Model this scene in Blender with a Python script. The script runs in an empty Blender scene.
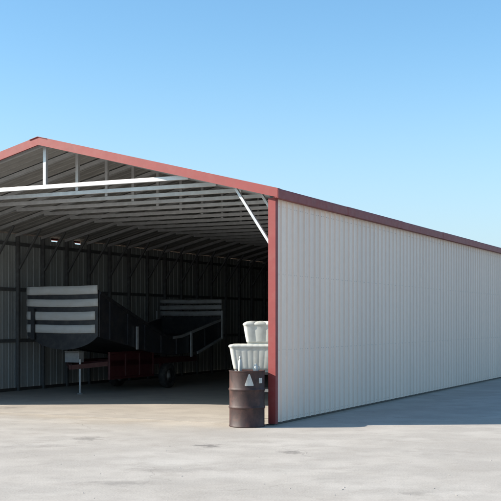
import bpy, bmesh, math, random
from mathutils import Vector, Matrix, noise as mnoise
random.seed(7)
R = math.radians
sc = bpy.context.scene
col = sc.collection

# ------------------------------------------------------------------ camera frame
CAM_H = 1.627
ANG = R(-26.2)                      # the shed's yaw
CORNER = Vector((0.385, 16.6, 0.0)) # its front right corner on the ground
CA, SA = math.cos(ANG), math.sin(ANG)

def world(x, y, z=0.0):             # shed coordinates to world
    return Vector((CORNER.x + x*CA - y*SA, CORNER.y + x*SA + y*CA, z))

# ------------------------------------------------------------------ materials
def new_mat(name):
    m = bpy.data.materials.new(name); m.use_nodes = True
    nt = m.node_tree
    return m, nt, nt.nodes['Principled BSDF']

def node(nt, t, **kw):
    n = nt.nodes.new(t)
    for k, v in kw.items(): setattr(n, k, v)
    return n

def coords(nt, scale=(1,1,1), kind='Object'):
    tc = node(nt, 'ShaderNodeTexCoord'); mp = node(nt, 'ShaderNodeMapping')
    mp.inputs['Scale'].default_value = scale
    nt.links.new(tc.outputs[kind], mp.inputs['Vector'])
    return mp.outputs['Vector']

def noise(nt, vec, scale, detail=4, rough=.55):
    n = node(nt, 'ShaderNodeTexNoise')
    n.inputs['Scale'].default_value = scale; n.inputs['Detail'].default_value = detail
    n.inputs['Roughness'].default_value = rough
    nt.links.new(vec, n.inputs['Vector'])
    return n.outputs['Fac']

def ramp(nt, fac, stops):
    r = node(nt, 'ShaderNodeValToRGB')
    while len(r.color_ramp.elements) < len(stops): r.color_ramp.elements.new(.5)
    for e, (p, c) in zip(r.color_ramp.elements, stops):
        e.position = p; e.color = (c[0], c[1], c[2], 1) if len(c) == 3 else c
    nt.links.new(fac, r.inputs['Fac'])
    return r.outputs['Color']

def mix(nt, fac, a, b, blend='MIX'):
    m = node(nt, 'ShaderNodeMix', data_type='RGBA', blend_type=blend)
    for sock, v in ((m.inputs[0], fac), (m.inputs[6], a), (m.inputs[7], b)):
        if isinstance(v, (int, float)): sock.default_value = v
        elif isinstance(v, (tuple, list)): sock.default_value = (v[0], v[1], v[2], 1)
        else: nt.links.new(v, sock)
    return m.outputs[2]

def bump(nt, bsdf, h, strength=.3, dist=.01):
    b = node(nt, 'ShaderNodeBump')
    b.inputs['Strength'].default_value = strength; b.inputs['Distance'].default_value = dist
    nt.links.new(h, b.inputs['Height']); nt.links.new(b.outputs['Normal'], bsdf.inputs['Normal'])

def painted(name, c, rough=.5, metal=0., var=.12, scale=(3,3,.5), dirt=None, dirt_amt=.35, nscale=2.0):
    m, nt, b = new_mat(name)
    v = coords(nt, scale)
    f = noise(nt, v, nscale, 6, .6)
    lo = tuple(x*(1-var) for x in c); hi = tuple(min(1, x*(1+var)) for x in c)
    cc = ramp(nt, f, [(.3, lo), (.7, hi)])
    if dirt:
        v2 = coords(nt, (1,1,1))
        f2 = noise(nt, v2, 6.0, 8, .68)
        k = ramp(nt, f2, [(.47, (0,0,0)), (.68, (dirt_amt,)*3)])
        cc = mix(nt, k, cc, dirt)
    nt.links.new(cc, b.inputs['Base Color'])
    b.inputs['Metallic'].default_value = metal
    f3 = noise(nt, coords(nt, (1,1,1)), 9, 5, .6)
    rr = node(nt, 'ShaderNodeMapRange')
    rr.inputs['To Min'].default_value = max(.05, rough-.12); rr.inputs['To Max'].default_value = min(1, rough+.15)
    nt.links.new(f3, rr.inputs['Value']); nt.links.new(rr.outputs['Result'], b.inputs['Roughness'])
    return m

M = {}
M['cladding'] = painted('pale_cladding', (.82,.665,.555), .42, 0, .045, (1.2,1.2,.06), (.55,.46,.37), .10)
def sheet_tint(m):                   # every 0.91 m sheet came from its own batch
    nt = m.node_tree; b = nt.nodes['Principled BSDF']
    src = b.inputs['Base Color'].links[0].from_socket
    sp = node(nt, 'ShaderNodeSeparateXYZ'); nt.links.new(coords(nt), sp.inputs[0])
    dv = node(nt, 'ShaderNodeMath', operation='DIVIDE'); nt.links.new(sp.outputs['Y'], dv.inputs[0]); dv.inputs[1].default_value = .9144
    fl = node(nt, 'ShaderNodeMath', operation='FLOOR'); nt.links.new(dv.outputs[0], fl.inputs[0])
    wn = node(nt, 'ShaderNodeTexWhiteNoise', noise_dimensions='1D'); nt.links.new(fl.outputs[0], wn.inputs['W'])
    c = mix(nt, 1.0, src, ramp(nt, wn.outputs['Value'], [(0, (.93,.935,.945)), (1, (1,1,1))]), 'MULTIPLY')
    nt.links.new(c, b.inputs['Base Color'])
sheet_tint(M['cladding'])
M['roof'] = painted('roof_sheet', (.52,.52,.51), .42, .1, .06, (1,1,1), (.38,.36,.33), .25)
M['red'] = painted('red_trim', (.205,.027,.025), .55, 0, .10, (2,2,2), (.22,.07,.06), .35)
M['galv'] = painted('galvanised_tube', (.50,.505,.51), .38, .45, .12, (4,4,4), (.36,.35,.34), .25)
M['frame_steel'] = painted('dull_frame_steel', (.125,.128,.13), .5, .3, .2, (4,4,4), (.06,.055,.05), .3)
M['steel'] = painted('painted_screw', (.50,.49,.47), .4, .1, .1)
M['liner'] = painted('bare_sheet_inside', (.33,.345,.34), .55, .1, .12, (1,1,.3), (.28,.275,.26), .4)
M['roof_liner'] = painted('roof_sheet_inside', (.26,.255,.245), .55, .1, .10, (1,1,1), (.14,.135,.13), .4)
M['rust_drum'] = painted('drum_paint', (.030,.013,.012), .6, 0, .45, (3,3,1.2), (.10,.042,.030), .6, 3.5)
M['white_plastic'] = painted('white_plastic', (.48,.49,.455), .5, 0, .06, (4,4,4), (.33,.31,.27), .45)
M['label'] = painted('paper_label', (.50,.50,.47), .6, 0, .05, (9,9,9), (.30,.24,.2), .6)
M['dark'] = painted('dark_steel', (.028,.031,.036), .45, .3, .25, (3,3,3), (.075,.065,.055), .4)
M['black_paint'] = painted('dark_blue_grey_paint', (.020,.023,.030), .4, .1, .25, (2,2,2), (.08,.07,.06), .4)
M['slat'] = painted('white_slat', (.43,.44,.43), .5, 0, .10, (1,6,6), (.40,.37,.32), .45)
M['grey_slat'] = painted('grey_slat', (.30,.31,.32), .5, 0, .15, (1,6,6), (.14,.13,.12), .45)
M['pale_rail'] = painted('pale_rail', (.36,.38,.39), .4, .3, .15, (4,4,4), (.2,.19,.17), .4)
M['red_dark'] = painted('worn_red_paint', (.055,.006,.009), .45, 0, .2, (2,2,2), (.09,.04,.03), .5)
M['rubber'] = painted('tyre_rubber', (.022,.022,.022), .8, 0, .25, (6,6,6), (.11,.10,.085), .4)
M['base'] = painted('base_rail_steel', (.06,.055,.05), .6, .2, .2)

def ground_mat(name, ca, cb, cc_, stains=(), warm=None, origin=(0,0)):
    m, nt, b = new_mat(name)
    tc = node(nt, 'ShaderNodeTexCoord')
    P = tc.outputs['Object']
    big = noise(nt, P, .55, 6, .62)
    c1 = ramp(nt, big, [(.34, ca), (.50, cb), (.66, cc_)])
    # dusty streaks drifted across the yard, one way longer than the other
    mp = node(nt, 'ShaderNodeMapping'); mp.inputs['Scale'].default_value = (.75, .95, 1)
    mp.inputs['Rotation'].default_value = (0, 0, R(14))
    nt.links.new(P, mp.inputs['Vector'])
    st = noise(nt, mp.outputs['Vector'], 1.6, 7, .62)
    c2 = mix(nt, ramp(nt, st, [(.42, (0,0,0)), (.60, (.85,.85,.85))]), c1, tuple(x*.80 for x in cb))
    mid = noise(nt, P, 2.7, 8, .66)
    c3 = mix(nt, ramp(nt, mid, [(.50, (0,0,0)), (.70, (.5,.5,.5))]), c2, (.26,.232,.20))
    fine = noise(nt, P, 42, 5, .7)
    c4 = mix(nt, .30, c3, ramp(nt, fine, [(.3, (.24,.22,.195)), (.7, (.52,.49,.455))]))
    # hairline cracks
    vz = node(nt, 'ShaderNodeTexNoise'); vz.inputs['Scale'].default_value = 1.3; vz.inputs['Detail'].default_value = 5
    nt.links.new(P, vz.inputs['Vector'])
    va = node(nt, 'ShaderNodeVectorMath', operation='MULTIPLY_ADD'); nt.links.new(vz.outputs['Color'], va.inputs[0])
    va.inputs[1].default_value = (1.1,1.1,0); nt.links.new(P, va.inputs[2])
    vo = node(nt, 'ShaderNodeTexVoronoi', feature='DISTANCE_TO_EDGE', voronoi_dimensions='2D'); vo.inputs['Scale'].default_value = .42
    nt.links.new(va.outputs[0], vo.inputs['Vector'])
    lim = ramp(nt, noise(nt, P, .6, 3), [(.50, (0,0,0)), (.64, (.30,.30,.30))])
    ck = mix(nt, 1.0, ramp(nt, vo.outputs['Distance'], [(.002, (1,1,1)), (.008, (0,0,0))]), lim, 'MULTIPLY')
    c4 = mix(nt, ck, c4, (.10,.09,.08))
    if warm:                          # tan dust carried out of the doorway
        rot = node(nt, 'ShaderNodeMapping'); rot.vector_type = 'TEXTURE'
        rot.inputs['Location'].default_value = (origin[0], origin[1], 0); rot.inputs['Rotation'].default_value = (0, 0, ANG)
        nt.links.new(P, rot.inputs['Vector'])
        sx_ = node(nt, 'ShaderNodeSeparateXYZ'); nt.links.new(rot.outputs['Vector'], sx_.inputs[0])
        wn = noise(nt, P, .9, 6, .6)
        ad = node(nt, 'ShaderNodeMath', operation='MULTIPLY_ADD'); nt.links.new(wn, ad.inputs[0]); ad.inputs[1].default_value = 3.2
        nt.links.new(sx_.outputs['Y'], ad.inputs[2])
        mr = node(nt, 'ShaderNodeMapRange'); mr.inputs['From Min'].default_value = .2; mr.inputs['From Max'].default_value = 1.6
        mr.inputs['To Max'].default_value = .85
        nt.links.new(ad.outputs[0], mr.inputs['Value'])
        lt = node(nt, 'ShaderNodeMath', operation='LESS_THAN'); nt.links.new(sx_.outputs['X'], lt.inputs[0]); lt.inputs[1].default_value = .1
        ml = node(nt, 'ShaderNodeMath', operation='MULTIPLY'); nt.links.new(mr.outputs[0], ml.inputs[0]); nt.links.new(lt.outputs[0], ml.inputs[1])
        c4 = mix(nt, ml.outputs[0], c4, mix(nt, 1.0, c4, warm, 'MULTIPLY'))
    for (sx, sy, rx, ry, amt) in stains:          # oil and damp marks
        s = node(nt, 'ShaderNodeMapping'); s.vector_type = 'TEXTURE'
        s.inputs['Location'].default_value = (sx, sy, 0); s.inputs['Scale'].default_value = (rx, ry, 1)
        wob = node(nt, 'ShaderNodeTexNoise'); wob.inputs['Scale'].default_value = 5; wob.inputs['Detail'].default_value = 8; wob.inputs['Roughness'].default_value = .7
        nt.links.new(P, wob.inputs['Vector'])
        nt.links.new(P, s.inputs['Vector'])
        add = node(nt, 'ShaderNodeVectorMath', operation='MULTIPLY_ADD')
        nt.links.new(wob.outputs['Color'], add.inputs[0]); add.inputs[1].default_value = (3.6,3.6,0)
        nt.links.new(s.outputs['Vector'], add.inputs[2])
        sub = node(nt, 'ShaderNodeVectorMath', operation='SUBTRACT'); sub.inputs[1].default_value = (1.8,1.8,0)
        nt.links.new(add.outputs[0], sub.inputs[0])
        ln = node(nt, 'ShaderNodeVectorMath', operation='LENGTH'); nt.links.new(sub.outputs[0], ln.inputs[0])
        k = ramp(nt, ln.outputs['Value'], [(.25, (amt,)*3), (1.0, (0,0,0))])
        c4 = mix(nt, k, c4, (.13,.12,.11))
    nt.links.new(c4, b.inputs['Base Color'])
    b.inputs['Roughness'].default_value = .88
    b.inputs['Specular IOR Level'].default_value = .25
    hsum = node(nt, 'ShaderNodeMath', operation='ADD')
    nt.links.new(mid, hsum.inputs[0]); nt.links.new(fine, hsum.inputs[1])
    bump(nt, b, hsum.outputs[0], .22, .02)
    return m

def gpix(px, py):                    # where a ground mark lies
    z = 1066*CAM_H/(py-321); return ((px-250.5)/1066*z, z)
stains = []
for (px, py, rx, ry, a) in ((207,446,.22,.22,.75),(89,439,.24,.30,.55),(291,452,.20,.22,.6),(170,470,.7,.22,.25),
                            (112,483,.55,.2,.35),(440,452,.5,.35,.2),(30,446,.5,.25,.25),(412,493,.18,.14,.3)):
    g = gpix(px, py); stains.append((g[0], g[1], rx, ry, a))
M['ground'] = ground_mat('pale_yard_concrete', (.335,.305,.268), (.420,.387,.345), (.465,.434,.392), stains, (1.0, .945, .865), (CORNER.x, CORNER.y))
M['floor'] = ground_mat('tan_floor_concrete', (.355,.312,.260), (.405,.36,.304), (.445,.397,.338), ((-5.9,.9,.35,.3,.5),))
M['stone'] = painted('gravel_stone', (.36,.345,.32), .9, 0, .3, (40,40,40))

# ------------------------------------------------------------------ mesh helpers
def link(name, bm, mats, parent=None, smooth=False, bevel=0, label=None):
    me = bpy.data.meshes.new(name)
    bmesh.ops.recalc_face_normals(bm, faces=bm.faces[:])
    bm.to_mesh(me); bm.free()
    if not isinstance(mats, (list, tuple)): mats = [mats]
    for m in mats: me.materials.append(m)
    if smooth:
        for p in me.polygons: p.use_smooth = True
    o = bpy.data.objects.new(name, me); col.objects.link(o)
    if parent: o.parent = parent
    if bevel:
        b = o.modifiers.new('bevel', 'BEVEL'); b.width = bevel; b.segments = 2; b.limit_method = 'ANGLE'
    if label: o['label'] = label
    return o

def root(name, label, cat, loc, rz=0, group=None):
    o = bpy.data.objects.new(name, None); col.objects.link(o)
    o.empty_display_size = .2
    o.location = loc; o.rotation_euler = (0, 0, rz)
    o['label'] = label; o['category'] = cat
    if group: o['group'] = group
    return o

def box(bm, x0, x1, y0, y1, z0, z1, mi=0):
    v = [bm.verts.new(p) for p in ((x0,y0,z0),(x1,y0,z0),(x1,y1,z0),(x0,y1,z0),(x0,y0,z1),(x1,y0,z1),(x1,y1,z1),(x0,y1,z1))]
    for f in ((0,3,2,1),(4,5,6,7),(0,1,5,4),(1,2,6,5),(2,3,7,6),(3,0,4,7)):
        bm.faces.new([v[i] for i in f]).material_index = mi

def beam(bm, a, b, w, h, up=(0,0,1)):
    a, b = Vector(a), Vector(b); d = (b-a).normalized()
    up = Vector(up); s = d.cross(up)
    if s.length < 1e-4: s = d.cross(Vector((0,1,0)))
    s.normalize(); u = s.cross(d).normalized()
    ring = []
    for p in (a, b):
        ring.append([bm.verts.new(p + s*i*w/2 + u*j*h/2) for i, j in ((-1,-1),(1,-1),(1,1),(-1,1))])
    for k in range(4):
        bm.faces.new((ring[0][k], ring[0][(k+1)%4], ring[1][(k+1)%4], ring[1][k]))
    bm.faces.new(ring[0][::-1]); bm.faces.new(ring[1])

def lathe(bm, prof, n=32, center=(0,0), mi=0, cap=True):
    rings = []
    for r, z in prof:
        rings.append([bm.verts.new((center[0]+r*math.cos(2*math.pi*k/n), center[1]+r*math.sin(2*math.pi*k/n), z)) for k in range(n)])
    for a, b in zip(rings, rings[1:]):
        for k in range(n):
            bm.faces.new((a[k], a[(k+1)%n], b[(k+1)%n], b[k])).material_index = mi
    if cap:
        bm.faces.new(rings[0][::-1]).material_index = mi; bm.faces.new(rings[-1]).material_index = mi

def tube(bm, a, b, r, n=10):
    a, b = Vector(a), Vector(b); d = (b-a).normalized()
    s = d.orthogonal().normalized(); u = d.cross(s)
    rr = [[bm.verts.new(p + s*r*math.cos(2*math.pi*k/n) + u*r*math.sin(2*math.pi*k/n)) for k in range(n)] for p in (a, b)]
    for k in range(n): bm.faces.new((rr[0][k], rr[0][(k+1)%n], rr[1][(k+1)%n], rr[1][k]))
    bm.faces.new(rr[0][::-1]); bm.faces.new(rr[1])

def prism(bm, pts, x0, x1):          # outline in (y, z), extruded along x
    a = [bm.verts.new((x0, y, z)) for y, z in pts]; b = [bm.verts.new((x1, y, z)) for y, z in pts]
    n = len(pts)
    for k in range(n): bm.faces.new((a[k], a[(k+1)%n], b[(k+1)%n], b[k]))
    bm.faces.new(a[::-1]); bm.faces.new(b)

RIB, PITCH = .023, .2286
def rib_profile(t0, t1, extra=()):
    pts = []
    k = 0
    while t0 + k*PITCH < t1 - 1e-6:
        b = t0 + k*PITCH
        for dt, o in ((0,0),(.072,0),(.076,.003),(.084,.003),(.088,0),(.140,0),(.144,.003),(.152,.003),(.156,0),(.170,0),(.182,RIB),(.208,RIB),(.220,0)):
            if b+dt < t1: pts.append((b+dt, o))
        k += 1
    pts.append((t1, 0))
    for e in extra: pts.append((e, 0))
    pts.sort()
    return pts

def sheet(bm, prof, fn, nv=1, th=.004, mi=0, inner=1):
    """ribbed sheet: fn(t, v, o) gives a point; o is the height off the sheet's base plane"""
    rows = []
    for t, o in prof:
        rows.append(([bm.verts.new(fn(t, v/nv, o)) for v in range(nv+1)], [bm.verts.new(fn(t, v/nv, o-th)) for v in range(nv+1)]))
    for A, B in zip(rows, rows[1:]):
        for v in range(nv):
            for q in (0, 1):
                bm.faces.new((A[q][v], B[q][v], B[q][v+1], A[q][v+1])).material_index = inner if q else mi
        for v in (0, nv):
            bm.faces.new((A[0][v], B[0][v], B[1][v], A[1][v])).material_index = mi
    for A in (rows[0], rows[-1]):
        for v in range(nv):
            bm.faces.new((A[0][v], A[0][v+1], A[1][v+1], A[1][v])).material_index = mi

# ------------------------------------------------------------------ setting
bm = bmesh.new()
S = 3000
vs = [bm.verts.new(p) for p in ((-S,-S,0),(S,-S,0),(S,S,0),(-S,S,0))]
bm.faces.new(vs)
g = link('ground', bm, M['ground']); g['kind'] = 'structure'

W, RS, L = 8.9, 4.45, 24.7          # width, ridge, length of the shed
BAY = .95
bm = bmesh.new()
y0 = -.04
box(bm, -W-.02, 0, y0, L, -.10, 0)
fl = link('floor', bm, M['floor']); fl['kind'] = 'structure'
fl.location = CORNER + Vector((0,0,.004)); fl.rotation_euler = (0,0,ANG)

# loose grit on the yard, far too many to count
bm = bmesh.new()
for i in range(380):
    zz = 8.5 + 16*random.random()**1.6
    xx = (random.random()-.5)*zz*.62
    p = Vector((xx, zz, 0))
    q = p - CORNER
    lx = q.x*CA + q.y*SA; ly = -q.x*SA + q.y*CA
    if ly > -.05 and -W-.2 < lx < .15: continue
    r = .002 + .006*random.random()**5
    mtx = Matrix.Translation((xx, zz, r*.35)) @ Matrix.Rotation(random.random()*6.28, 4, 'Z') @ Matrix.Diagonal((r*(1+random.random()*.8), r, r*.7, 1))
    ico = bmesh.ops.create_icosphere(bm, subdivisions=1, radius=1, matrix=mtx)
gr = link('gravel', bm, M['stone']); gr['kind'] = 'stuff'
gr['label'] = 'fine loose grit scattered over the pale concrete yard'; gr['category'] = 'gravel'

# ------------------------------------------------------------------ the shed
shed = root('metal_shed', 'long open-fronted white metal shed with red trim and galvanised roof frames', 'shed', CORNER, ANG)
EAVE = 3.675
def H(s): return EAVE + .25*(s if s <= RS else 2*RS-s)     # roof plane above wall line, s measured left from the right wall

def screws(bm, pts, nrm):
    for p in pts:
        p = Vector(p); n = Vector(nrm); s = n.orthogonal().normalized(); u = n.cross(s)
        ra = [bm.verts.new(p + s*.007*math.cos(k*1.0472) + u*.007*math.sin(k*1.0472)) for k in range(6)]
        rb = [bm.verts.new(p + n*.006 + s*.005*math.cos(k*1.0472) + u*.005*math.sin(k*1.0472)) for k in range(6)]
        for k in range(6): bm.faces.new((ra[k], ra[(k+1)%6], rb[(k+1)%6], rb[k])).material_index = 2
        bm.faces.new(rb).material_index = 2

GIRTS = (1.17, 2.36, 3.42)
def oil_can(t, v):                   # slight waviness of thin sheet between its fixings
    return .0022*mnoise.noise(Vector((t*.9, v*3.1, 2.7)))
# right wall
bm = bmesh.new()
top = 3.652
sheet(bm, rib_profile(0.012, L), lambda t, v, o: (o + .004 + oil_can(t, v*top)*(1 if o < .001 else 1), t, .045 + v*(top-.045)), nv=14)
k = 0
pts = []
t = .012
while t < L-.2:
    for gz in (.09,) + GIRTS: pts += [(.0045, t+.04, gz), (.0045, t+.118, gz)]
    t += PITCH
screws(bm, pts, (1,0,0))
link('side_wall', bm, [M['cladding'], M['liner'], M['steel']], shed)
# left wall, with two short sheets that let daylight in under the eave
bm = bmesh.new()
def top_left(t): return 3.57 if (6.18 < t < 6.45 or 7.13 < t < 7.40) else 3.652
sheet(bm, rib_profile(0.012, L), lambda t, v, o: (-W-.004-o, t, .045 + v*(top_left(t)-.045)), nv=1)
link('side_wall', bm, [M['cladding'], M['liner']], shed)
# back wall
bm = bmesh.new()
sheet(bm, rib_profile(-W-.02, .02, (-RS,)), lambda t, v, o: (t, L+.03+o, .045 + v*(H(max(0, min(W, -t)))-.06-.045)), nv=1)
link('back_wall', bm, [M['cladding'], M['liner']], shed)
# roof slopes
OV, OVF = .10, .14
for side in (0, 1):
    bm = bmesh.new()
    def fn(t, v, o, side=side):
        s = -OV + v*(RS+OV)
        z = EAVE + .25*s + o
        x = -s if side == 0 else -W + s
        return (x, t, z)
    sheet(bm, rib_profile(-OVF, L+OVF), fn, nv=1)
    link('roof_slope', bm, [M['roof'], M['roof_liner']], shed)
# ridge cap, laid over the ribs
bm = bmesh.new()
hh = .028
pts = [(-RS-.18, H(RS)-.045+hh), (-RS, H(RS)+hh), (-RS+.18, H(RS)-.045+hh), (-RS+.18, H(RS)-.045+hh-.006), (-RS, H(RS)+hh-.006), (-RS-.18, H(RS)-.045+hh-.006)]
a = [bm.verts.new((x, -OVF-.03, z)) for x, z in pts]; b = [bm.verts.new((x, L+OVF+.03, z)) for x, z in pts]
for k in range(6): bm.faces.new((a[k], a[(k+1)%6], b[(k+1)%6], b[k]))
for q in (a, b): bm.faces.new((q[0],q[1],q[4],q[5])); bm.faces.new((q[1],q[2],q[3],q[4]))
link('ridge_cap', bm, M['red'], shed)
# rake trims: a face board with a flange over the sheet
for side in (0, 1):
    for yy, sg in ((-OVF, -1), (L+OVF, 1)):
        bm = bmesh.new()
        sx = (lambda s: -s) if side == 0 else (lambda s: -W+s)
        prof = [(0,-.115),(.0,.03),(-.11,.03),(-.11,.024),(-.012,.024),(-.012,-.107),(-.035,-.107),(-.035,-.115)]
        ends = []
        for s in (-OV-.012, RS-.0005):
            z = EAVE + .25*s
            ends.append([bm.verts.new((sx(s), yy + sg*(.014+q), z + dz)) for q, dz in prof])
        n = len(prof)
        for k in range(n): bm.faces.new((ends[0][k], ends[0][(k+1)%n], ends[1][(k+1)%n], ends[1][k]))
        bm.faces.new(ends[0]); bm.faces.new(ends[1][::-1])
        link('rake_trim', bm, M['red'], shed)
# eave trims
for side in (0, 1):
    bm = bmesh.new()
    zE = EAVE - .25*OV
    sgn = 1 if side == 0 else -1
    x0 = 0 if side == 0 else -W
    drop = .125 if side == 0 else .038
    prof = [(OV+.014, .021), (OV+.022, -.004), (OV+.022, -drop), (.03, -drop-.0), (.03, -drop+.006), (OV+.016, -drop+.006), (OV+.016, -.006), (OV-.02, -.002), (OV-.02, .026)]
    n = len(prof); ya = -OVF-.012; j = 0
    while ya < L+OVF:
        yb = min(ya+3.05, L+OVF+.012); e = .003*(j % 2)
        ends = [[bm.verts.new((x0 + sgn*(q + e*(1.5 if q > .1 else .4)), yy, zE + dz + (e if dz > .01 else 0))) for q, dz in prof] for yy in (ya - (.06 if e else 0), yb + (.06 if e and yb < L else 0))]
        for k in range(n): bm.faces.new((ends[0][k], ends[0][(k+1)%n], ends[1][(k+1)%n], ends[1][k]))
        bm.faces.new(ends[0]); bm.faces.new(ends[1][::-1])
        ya = yb; j += 1
    link('eave_trim', bm, M['red'], shed)
# corner trims on the open front
for x0, sgn in ((0, 1), (-W, -1)):
    bm = bmesh.new()
    xs = [x0 + sgn*.030, x0 - sgn*.095]
    box(bm, min(xs), max(xs), -.055, -.049, .03, 3.54)
    xs = [x0 + sgn*.030, x0 + sgn*.024]
    box(bm, min(xs), max(xs), -.049, .035, .03, 3.54)
    xs = [x0 - sgn*.095, x0 - sgn*.089]
    box(bm, min(xs), max(xs), -.049, .03, .03, 3.54)
    link('corner_trim', bm, M['red'], shed)
# base rails
for x0 in (-.045, -W+.045):
    bm = bmesh.new(); box(bm, x0-.035, x0+.035, .05, L-.05, .006, .075)
    link('base_rail', bm, M['base'], shed)
# girts
for x0 in (-.022, -W+.022):
    for gz in GIRTS:
        bm = bmesh.new(); box(bm, x0-.018, x0+.018, .05, L-.02, gz-.04, gz+.04)
        link('girt', bm, M['frame_steel'], shed)
# frames: column pairs, rafters with tie, king post and knee braces
def make_frame():
    TW = .072
    cols = []
    for sgn, x0 in ((1, -.04-TW/2-.002), (-1, -W+.04+TW/2+.002)):
        bm = bmesh.new(); box(bm, x0-TW/2, x0+TW/2, -TW/2, TW/2, .006, 3.60)
        bm2 = bmesh.new()
        box(bm2, x0-TW/2-.04, x0+TW/2+.03, -TW/2-.03, TW/2+.03, .0055, .014)
        c = link('column', bm, M['frame_steel'], None, bevel=.006)
        pl = link('base_plate', bm2, M['frame_steel'], c)
        bm = bmesh.new()
        xa = x0 - sgn*TW/2
        xb = -.72 if sgn == 1 else -W+.72
        beam(bm, (xa, 0, 2.84), (xb, 0, H(.72)-.115), .045, .052, (0,1,0))
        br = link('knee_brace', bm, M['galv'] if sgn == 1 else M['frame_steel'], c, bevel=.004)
        cols.append((c, [pl, br]))
    bm = bmesh.new()
    zo = -.026-TW/2
    for sgn in (0, 1):
        sx = (lambda s: -s) if sgn == 0 else (lambda s: -W+s)
        pa = [(.03, H(.03)-.026-TW), (.03, H(.03)-.026), (RS, H(RS)-.026), (RS, H(RS)-.026-TW)]
        a = [bm.verts.new((sx(s), -TW/2, z)) for s, z in pa]; b = [bm.verts.new((sx(s), TW/2, z)) for s, z in pa]
        for k in range(4): bm.faces.new((a[k], a[(k+1)%4], b[(k+1)%4], b[k]))
        bm.faces.new(a); bm.faces.new(b[::-1])
    tr = link('roof_truss', bm, M['galv'])
    subs = []
    bm = bmesh.new()
    zc = 3.965
    sA = (zc + .026 + TW - EAVE)/.25 + .02
    box(bm, -W+sA, -sA, -.034, .034, zc-.036, zc+.036)
    subs.append(link('collar_tie', bm, M['galv'], tr, bevel=.005))
    bm = bmesh.new(); box(bm, -RS-.032, -RS+.032, -.030, .030, zc+.037, H(RS)-.026-TW-.001)
    subs.append(link('king_post', bm, M['galv'], tr, bevel=.005))
    return cols, tr, subs

cols, tr, subs = make_frame()
def cp(o, parent, y=0.):
    c = o.copy(); col.objects.link(c); c.parent = parent; c.location.y += y; return c
NF = 26
Y0 = .06
for c, _ in cols: c.parent = shed; c.location.y = Y0
tr.parent = shed; tr.location.y = Y0
for i in range(1, NF):
    y = i*BAY + (.012*random.uniform(-1,1))
    for c, ss in cols:
        n = cp(c, shed, y)
        for s_ in ss: cp(s_, n)
    n = cp(tr, shed, y)
    for s_ in subs: cp(s_, n)

# ------------------------------------------------------------------ oil drum
dl = world(-.34, -.305)
drum = root('oil_drum', 'rusty brown steel drum with white triangular label standing at the front red post', 'drum', (dl.x, dl.y, .002), 0)
bm = bmesh.new()
r = .272; hD = .865
prof = [(r-.012,.0),(r+.006,.004),(r+.008,.012),(r+.004,.02),(r,.026)]
for zc in (.30, .575):
    prof += [(r,zc-.03),(r+.004,zc-.018),(r+.012,zc-.006),(r+.012,zc+.006),(r+.004,zc+.018),(r,zc+.03)]
prof += [(r,hD-.03),(r+.004,hD-.018),(r+.009,hD-.010),(r+.009,hD-.003),(r+.004,hD),(r-.004,hD-.002),(r-.010,hD-.016),(.03,hD-.014)]
lathe(bm, prof, 64)
for v in bm.verts:                   # a few dents
    a = math.atan2(v.co.y, v.co.x)
    d = max(0, 1 - ((a+2.5)/.35)**2)*max(0, 1-((v.co.z-.44)/.12)**2)*.018
    d += max(0, 1 - ((a+1.5)/.3)**2)*max(0, 1-((v.co.z-.16)/.1)**2)*.010
    rr = math.hypot(v.co.x, v.co.y)
    if rr > .2: v.co.x *= 1-d/rr; v.co.y *= 1-d/rr
link('barrel', bm, M['rust_drum'], drum, smooth=True)
for (bx, by, br) in ((.15,.1,.032), (-.17,-.06,.02)):
    bm = bmesh.new(); lathe(bm, [(br, hD-.014),(br,hD-.002),(br*.8,hD+.001),(br*.3,hD+.001)], 16, (bx, by))
    link('bung', bm, M['galv'], drum)
def decal(name, outline, label=None):      # outline: (arc length from the camera side, height); follows the drum
    bm = bmesh.new()
    n = 12
    lo, hi = outline
    us = [lo[0] + (hi[0]-lo[0])*k/n for k in range(n+1)]
    return bm
def curved_patch(name, ua, ub, ztop, zbot, mat):   # ztop/zbot: functions of u
    bm = bmesh.new(); n = 14
    A = []
    for k in range(n+1):
        u = ua + (ub-ua)*k/n; th = -math.pi/2 + u/r
        c, s = math.cos(th), math.sin(th)
        q = []
        for rr in (r+.0065, r+.0045):
            q += [bm.verts.new((rr*c, rr*s, zbot(u))), bm.verts.new((rr*c, rr*s, ztop(u)))]
        A.append(q)
    for a, b in zip(A, A[1:]):
        bm.faces.new((a[0],b[0],b[1],a[1])); bm.faces.new((a[2],a[3],b[3],b[2]))
        bm.faces.new((a[1],b[1],b[3],a[3])); bm.faces.new((a[0],a[2],b[2],b[0]))
    for a in (A[0], A[-1]): bm.faces.new((a[0],a[1],a[3],a[2]))
    return link(name, bm, mat, drum)
uc = .035
curved_patch('hazard_label', uc-.066, uc+.066, lambda u: .655 + .165*max(.0, 1-max(0,abs(u-uc)-.008)/.059), lambda u: .638, M['label'])
curved_patch('shipping_label', .195, .27, lambda u: .755, lambda u: .675, M['label'])

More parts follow.
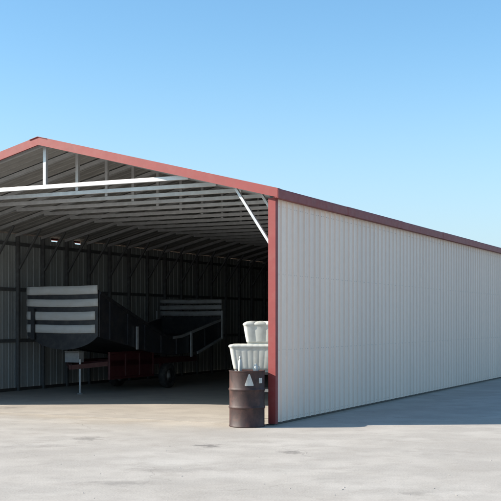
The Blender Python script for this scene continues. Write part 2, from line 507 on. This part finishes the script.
# things standing on the drum lid
zt = hD - .014 + .002
b_l = (dl.x - .105, dl.y - .09)
bot = root('plastic_bottle', 'slim white plastic bottle standing upright on the left of the drum lid', 'bottle', (b_l[0], b_l[1], zt))
bm = bmesh.new(); lathe(bm, [(.024,0),(.028,.006),(.028,.145),(.024,.165),(.012,.185),(.012,.195)], 20)
link('body', bm, M['white_plastic'], bot, smooth=True)
bm = bmesh.new(); lathe(bm, [(.015,.1955),(.015,.225),(.013,.229),(.004,.229)], 16)
link('cap', bm, M['white_plastic'], bot, smooth=True)
j_l = (dl.x + .135, dl.y - .06)
jug = root('small_jug', 'squat white jug with a side handle on the right of the drum lid', 'jug', (j_l[0], j_l[1], zt))
bm = bmesh.new(); lathe(bm, [(.036,0),(.041,.006),(.040,.06),(.030,.085),(.018,.1),(.018,.115)], 20)
link('body', bm, M['white_plastic'], jug, smooth=True)
bm = bmesh.new()
pp = [Vector((.036,0,.075)), Vector((.058,0,.07)), Vector((.064,0,.045)), Vector((.056,0,.02)), Vector((.037,0,.018))]
for a, b in zip(pp, pp[1:]): tube(bm, a, b, .006, 8)
link('handle', bm, M['white_plastic'], jug, smooth=True)

# ------------------------------------------------------------------ white ribbed tubs on a stand behind the drum
def tub_mesh(w, d, h, lobes, taper, A_, zf):
    bm = bmesh.new(); n = 260
    rings = []
    def outline(W_, D_, rc, t):        # rounded rectangle by arc length: point, normal, rib phase
        sx_, sy_ = W_-2*rc, D_-2*rc; qa = rc*math.pi/2
        per = 2*(sx_+sy_)+4*qa; u = t*per
        for (ln, kind) in ((sx_,0),(qa,1),(sy_,2),(qa,3),(sx_,4),(qa,5),(sy_,6),(qa,7)):
            if u <= ln or kind == 7: break
            u -= ln
        if kind == 0: return (-sx_/2+u, -D_/2), (0,-1)
        if kind == 2: return (W_/2, -sy_/2+u), (1,0)
        if kind == 4: return (sx_/2-u, D_/2), (0,1)
        if kind == 6: return (-W_/2, sy_/2-u), (-1,0)
        cx_, cy_, a0 = {1:(1,-1,-90),3:(1,1,0),5:(-1,1,90),7:(-1,-1,180)}[kind]
        an = R(a0) + u/rc
        return (cx_*sx_/2+rc*math.cos(an), cy_*sy_/2+rc*math.sin(an)), (math.cos(an), math.sin(an))
    def ring(fx, fy, z, amp, zamp=0):
        q = []
        for k in range(n):
            (x, y), (nx, ny) = outline(w*fx, d*fy, .07*min(fx,1), k/n)
            ph = (x/(w*fx)+.5)*lobes if abs(ny) > .7 else (y/(d*fy)+.5)*max(2, round(lobes*d/w))
            rib = abs(math.sin(math.pi*ph))**.7
            q.append(bm.verts.new((x + nx*amp*(rib-1), y + ny*amp*(rib-1), z + zamp*abs(math.sin(lobes*math.pi*(x/(w*fx)+.5)))**.5)))
        rings.append(q)
    for f in (0, .03, .10, .22, .36, .50, .64, .76, .84):
        t = taper + (1-taper)*(f**.8)
        ring(t*(.95 if f == 0 else 1), t*(.95 if f == 0 else 1), f*h, A_*(.45 if f < .05 else .75))
    k_ = .25 if lobes > 4 else .9
    ring(1.012, 1.018, .865*h, A_*k_); ring(1.02, 1.03, .90*h, A_*k_, .01*h*zf); ring(1.01, 1.015, .93*h, A_*k_, .05*h*zf); ring(.975, .972, .955*h, A_*k_, .09*h*zf)
    ring(.92, .91, .968*h, A_*.7, .115*h*zf); ring(.80, .79, .97*h, A_*.4, .125*h*zf); ring(.6, .6, .965*h, .0, .125*h*zf); ring(.3, .3, .965*h, .0, .125*h*zf)
    for a, b in zip(rings, rings[1:]):
        for k in range(n): bm.faces.new((a[k], a[(k+1)%n], b[(k+1)%n], b[k]))
    bm.faces.new(rings[0][::-1]); bm.faces.new(rings[-1])
    return bm
ty = .95
ST = Vector((.08, 17.45, 0))
stand = root('steel_stand', 'low dark steel stand under the stacked white tubs behind the drum', 'stand', ST, R(-5))
zs = .80
bm = bmesh.new(); box(bm, -.36, .40, -.26, .26, zs-.04, zs); link('top_plate', bm, M['dark'], stand, bevel=.004)
bm = bmesh.new(); box(bm, -.34, .38, -.24, .24, .48, .52); link('shelf', bm, M['pale_rail'], stand, bevel=.004)
for px_ in (-.33, .37):
    for py_ in (-.23, .23):
        bm = bmesh.new(); box(bm, px_-.02, px_+.02, py_-.02, py_+.02, .006, zs-.041); link('leg', bm, M['dark'], stand)
def tub(label, lx, ly, z, w, d, h, lobes, taper, A_, zf):
    p = Vector((lx, ly, z))
    t = root('plastic_tub', label, 'tub', p, R(-5), 'white ribbed tubs stacked behind the drum')
    link('shell', tub_mesh(w, d, h, lobes, taper, A_, zf), M['white_plastic'], t, smooth=True)
    bm = bmesh.new(); box(bm, -w*.37, w*.37, -d*.36, d*.36, -.030, -.0015); link('skid', bm, M['white_plastic'], t, bevel=.006)
    return t
tub('wide lower white ribbed tub behind the drum carrying a smaller tub', .065, 17.45, zs+.032, .80, .50, .43, 8, .80, .0045, .06)
tub('smaller upper white ribbed tub with two-humped top on the wide tub', .175, 17.45, zs+.032+.43+.012, .57, .42, .33, 3, .80, .012, .8)

# ------------------------------------------------------------------ farm wagon deep inside
XN, XF, YA, YB = -6.1, -7.94, 4.10, 9.80
WG = world(-7.0, 7.2)
wag = root('farm_wagon', 'dark V-shaped farm wagon with white slatted end on a red chassis inside the shed', 'wagon', WG, ANG)
def lx(x): return x + 7.0
def ly(y): return y - 7.2
def loc(pts): return [(ly(y), z) for y, z in pts]
topl = [(YA,2.26),(5.4,1.80),(6.7,1.34),(7.15,1.25),(7.6,1.28),(9.75,1.70)]
botl = [(9.75,1.22),(8.4,.86),(7.2,.80),(6.2,.90),(YA,1.28)]
for x in (XN, XF):
    bm = bmesh.new(); prism(bm, loc(topl + botl), lx(x)-.03, lx(x)+.03)
    sp = link('side_panel', bm, M['black_paint'], wag, bevel=.008)
    sg = 1 if x == XN else -1
    for q in (topl[:4], topl[3:], botl[:2]):
        bm = bmesh.new()
        for a, b in zip(q, q[1:]):
            beam(bm, (lx(x)+sg*.05, ly(a[0]), a[1]-.03), (lx(x)+sg*.05, ly(b[0]), b[1]-.03), .035, .06)
        link('rail', bm, M['dark'] if q is topl[:4] or q[0] == topl[0] else M['pale_rail'], sp)
    for k in range(7):               # pressed ribs on the sheet side
        yy = 4.5 + .72*k
        def lerp(P, y):
            for a, b in zip(P, P[1:]):
                if min(a[0], b[0]) <= y <= max(a[0], b[0]): return a[1] + (b[1]-a[1])*(y-a[0])/(b[0]-a[0])
        bm = bmesh.new(); xc = lx(x) + sg*.042
        box(bm, xc-.013, xc+.013, ly(yy)-.03, ly(yy)+.03, lerp(botl, yy)+.02, lerp(topl, yy)-.07)
        link('rib', bm, M['black_paint'], sp, bevel=.004)
    for (yy, z0, z1) in ((5.55,.98,1.50),(8.05,.74,1.34),(9.70,1.16,1.90)):
        bm = bmesh.new(); box(bm, lx(x)+sg*.072-.02, lx(x)+sg*.072+.02, ly(yy)-.03, ly(yy)+.03, z0, z1)
        link('stake', bm, M['pale_rail'], sp)
# trough floor following the V
bm = bmesh.new()
fl_ = [(YA+.03,1.30),(6.2,.93),(7.2,.83),(8.4,.89),(9.72,1.25)]
a = [[bm.verts.new((x, ly(y), z+dz)) for (y, z) in fl_] for x, dz in ((lx(XF)+.031,0),(lx(XN)-.031,0),(lx(XN)-.031,.04),(lx(XF)+.031,.04))]
for k in range(4):
    for j in range(4): bm.faces.new((a[k][j], a[(k+1)%4][j], a[(k+1)%4][j+1], a[k][j+1]))
bm.faces.new([a[k][0] for k in range(4)]); bm.faces.new([a[k][4] for k in range(4)])
link('trough_floor', bm, M['dark'], wag)
# near end: dark board with a rounded belly, four slats, one stake
def end_board(y, sg, belly):
    bm = bmesh.new()
    xa, xb = lx(XF)-.02, lx(XN)+.02
    pts = [(xa,2.30),(xa,1.30)]
    for k in range(0, 13):
        t = k/12; pts.append((xa + .18 + (xb-xa-.30)*t, 1.30 - belly*math.sin(math.pi*min(1, t*.92+.04))**.55))
    pts += [(xb,1.30),(xb,2.30)]
    A = [bm.verts.new((x, ly(y), z)) for x, z in pts]; B = [bm.verts.new((x, ly(y)-sg*.05, z)) for x, z in pts]
    n = len(pts)
    for k in range(n): bm.faces.new((A[k], A[(k+1)%n], B[(k+1)%n], B[k]))
    bm.faces.new(A); bm.faces.new(B[::-1])
    return bm
eb = link('end_board', end_board(YA-.05, -1, .30), M['dark'], wag)
def slat(parent, y, z0, z1, xa, xb, mat, seed):
    bm = bmesh.new(); n = 16
    R_ = []
    for k in range(n+1):
        t = k/n; x = xa + (xb-xa)*t
        w = .014*mnoise.noise(Vector((t*2.4, seed*3.3, .5))) - .012*math.sin(math.pi*t)
        bl = .010*mnoise.noise(Vector((t*5, seed, 4.)))
        R_.append([bm.verts.new((x, y + dy, z + w)) for dy, z in ((0,z0),(-.022+bl,z0+.015),(-.034+bl,(z0+z1)/2),(-.022+bl,z1-.015),(0,z1))])
    for a, b in zip(R_, R_[1:]):
        for k in range(5): bm.faces.new((a[k], b[k], b[(k+1)%5], a[(k+1)%5]))
    bm.faces.new(R_[0]); bm.faces.new(R_[-1][::-1])
    return link('slat', bm, mat, parent, smooth=True)
yy = ly(YA-.05) - .002
for k, (z0, z1, xr) in enumerate(((2.20,2.40,.02),(1.94,2.12,.03),(1.645,1.845,-.04),(1.365,1.56,-.04))):
    slat(eb, yy, z0, z1, lx(XF)-.02, lx(XN)+xr, M['slat'], k+1)
bm = bmesh.new(); box(bm, lx(-7.76)-.045, lx(-7.76)+.045, yy-.085, yy-.040, 1.22, 1.90)
link('stake', bm, M['dark'], eb)
bm = bmesh.new(); box(bm, lx(XF)-.02, lx(XN)+.02, ly(YB)-.02, ly(YB)+.03, 1.24, 1.74)
fb = link('end_board', bm, M['dark'], wag)
for k, (z0, z1) in enumerate(((1.76,1.90),(1.93,2.06),(2.09,2.21))):
    slat(fb, ly(YB)-.022, z0, z1, lx(XF)-.02, lx(XN)+.02, M['grey_slat'], k+11)
for x in (XF+.03, XN-.06, -7.0):
    bm = bmesh.new(); box(bm, lx(x)-.03, lx(x)+.03, ly(YB)-.018, ly(YB)+.024, 1.741, 2.20); link('stake', bm, M['dark'], fb)
# red chassis
bm = bmesh.new()
for x in (-6.45, -7.55): box(bm, lx(x)-.05, lx(x)+.05, ly(5.0), ly(9.0), .60, .74)
for y in (5.0, 6.1, 7.2, 8.3): box(bm, lx(-7.499), lx(-6.501), ly(y)+.01, ly(y)+.11, .62, .72)
ch = link('chassis', bm, M['red_dark'], wag, bevel=.006)
bm = bmesh.new(); box(bm, lx(-6.42), lx(-6.400), ly(4.95), ly(6.85), .36, .88)
for ya, yb, za, zb in ((4.95,6.85,.88,.93),(4.95,6.85,.31,.36),(4.95,5.0,.361,.879),(5.6,5.65,.361,.879),(6.2,6.25,.361,.879),(6.8,6.85,.361,.879)):
    box(bm, lx(-6.425), lx(-6.37), ly(ya), ly(yb), za, zb)
link('side_skirt', bm, M['red_dark'], ch, bevel=.004)
bm = bmesh.new()
beam(bm, (lx(-6.46), ly(5.0), .67), (lx(-7.0), ly(4.35), .60), .08, .10); beam(bm, (lx(-7.54), ly(5.0), .67), (lx(-7.0), ly(4.35), .60), .08, .10)
link('drawbar', bm, M['red_dark'], ch)
bm = bmesh.new(); tube(bm, (lx(-7.55), ly(7.30), .30), (lx(-6.45), ly(7.30), .30), .035); link('axle', bm, M['dark'], wag)
for x in (-6.45, -7.55):
    bm = bmesh.new(); box(bm, lx(x)-.03, lx(x)+.03, ly(7.26), ly(7.34), .335, .60); link('axle_hanger', bm, M['red_dark'], ch)
for x, sg in ((-6.28, 1), (-7.72, -1)):
    bm = bmesh.new()
    prof = [(.17,-.09),(.24,-.095),(.29,-.075),(.30,0),(.29,.075),(.24,.095),(.17,.09)]
    lathe(bm, prof, 36, cap=False)
    for v in bm.verts: v.co = Vector((v.co.z, v.co.x, v.co.y))
    w_ = link('wheel', bm, M['rubber'], wag, smooth=True)
    w_.location = (lx(x), ly(7.30), .303)
    bm = bmesh.new()
    lathe(bm, [(.172,-.088),(.165,-.03),(.15,.02),(.07,.035),(.06,.06),(.02,.065)], 28)
    for v in bm.verts: v.co = Vector((v.co.z*sg, v.co.x, v.co.y))
    link('rim', bm, M['pale_rail'], w_, smooth=True)
# white box and jack at the near end
bm = bmesh.new(); box(bm, -.19, .19, -.10, .10, 0, .23)
bx = link('tool_box', bm, M['grey_slat'], wag, bevel=.012); bx.location = (lx(-7.10), ly(4.62), .70)
bm = bmesh.new(); box(bm, -.195, .195, -.108, .108, .2305, .252); link('lid', bm, M['grey_slat'], bx, bevel=.008)
bm = bmesh.new(); tube(bm, (0,0,.035), (0,0,.78), .024); jk = link('jack_leg', bm, M['pale_rail'], wag); jk.location = (lx(-6.86), ly(4.50), 0)
bm = bmesh.new(); lathe(bm, [(.07,.0045),(.07,.015),(.03,.034)], 16); link('foot', bm, M['pale_rail'], jk)

# ------------------------------------------------------------------ light
SUN_EL = R(28.5)
h = Vector((-CA*1.0 , -SA*1.0))       # toward the left along the shed front
d = Vector((-SA, CA))                 # along the shed's depth
to = (h - d*.58).normalized()
sun_to = Vector((to.x*math.cos(SUN_EL), to.y*math.cos(SUN_EL), math.sin(SUN_EL)))
sl = bpy.data.lights.new('sun', 'SUN'); sl.energy = 5.0; sl.angle = R(.53); sl.color = (1, .91, .80)
so = bpy.data.objects.new('sun', sl); col.objects.link(so)
so.rotation_euler = sun_to.to_track_quat('Z', 'Y').to_euler()
so.location = (-20, -5, 20)

wd = bpy.data.worlds.new('World'); sc.world = wd; wd.use_nodes = True
nt = wd.node_tree
sky = nt.nodes.new('ShaderNodeTexSky'); sky.sky_type = 'NISHITA'; sky.sun_disc = False
sky.sun_elevation = SUN_EL; sky.sun_rotation = math.atan2(to.x, to.y)
sky.altitude = 0; sky.air_density = 1.0; sky.dust_density = 1.0; sky.ozone_density = 2.4
bg = nt.nodes['Background']; tint = mix(nt, 1.0, sky.outputs['Color'], (.76, 1.03, 1.09), 'MULTIPLY'); 
tcw = node(nt, 'ShaderNodeTexCoord'); sep = node(nt, 'ShaderNodeSeparateXYZ'); nt.links.new(tcw.outputs['Generated'], sep.inputs[0])
hz = node(nt, 'ShaderNodeMapRange', interpolation_type='SMOOTHERSTEP')
hz.inputs['From Min'].default_value = -.10; hz.inputs['From Max'].default_value = .32
hz.inputs['To Min'].default_value = .88; hz.inputs['To Max'].default_value = 0
nt.links.new(sep.outputs['Z'], hz.inputs['Value'])
hazy = mix(nt, hz.outputs[0], tint, (3.1, 3.65, 4.3))      # thin dusty air low over the plain
nt.links.new(hazy, bg.inputs['Color'])
bg.inputs['Strength'].default_value = .105

# ------------------------------------------------------------------ camera
cd = bpy.data.cameras.new('camera'); cam = bpy.data.objects.new('camera', cd); col.objects.link(cam)
cam.location = (0, 0, CAM_H); cam.rotation_euler = (R(90), 0, 0)
cd.sensor_width = 36; cd.lens = 36*1066/501; cd.shift_y = 70.5/501
cd.clip_start = .1; cd.clip_end = 8000
sc.camera = cam

sc.view_settings.view_transform = 'Standard'; sc.view_settings.look = 'None'
sc.view_settings.gamma = 1; sc.view_settings.exposure = 1.0
sc.view_settings.use_curve_mapping = False
sc.cycles.diffuse_bounces = 6; sc.cycles.max_bounces = 12
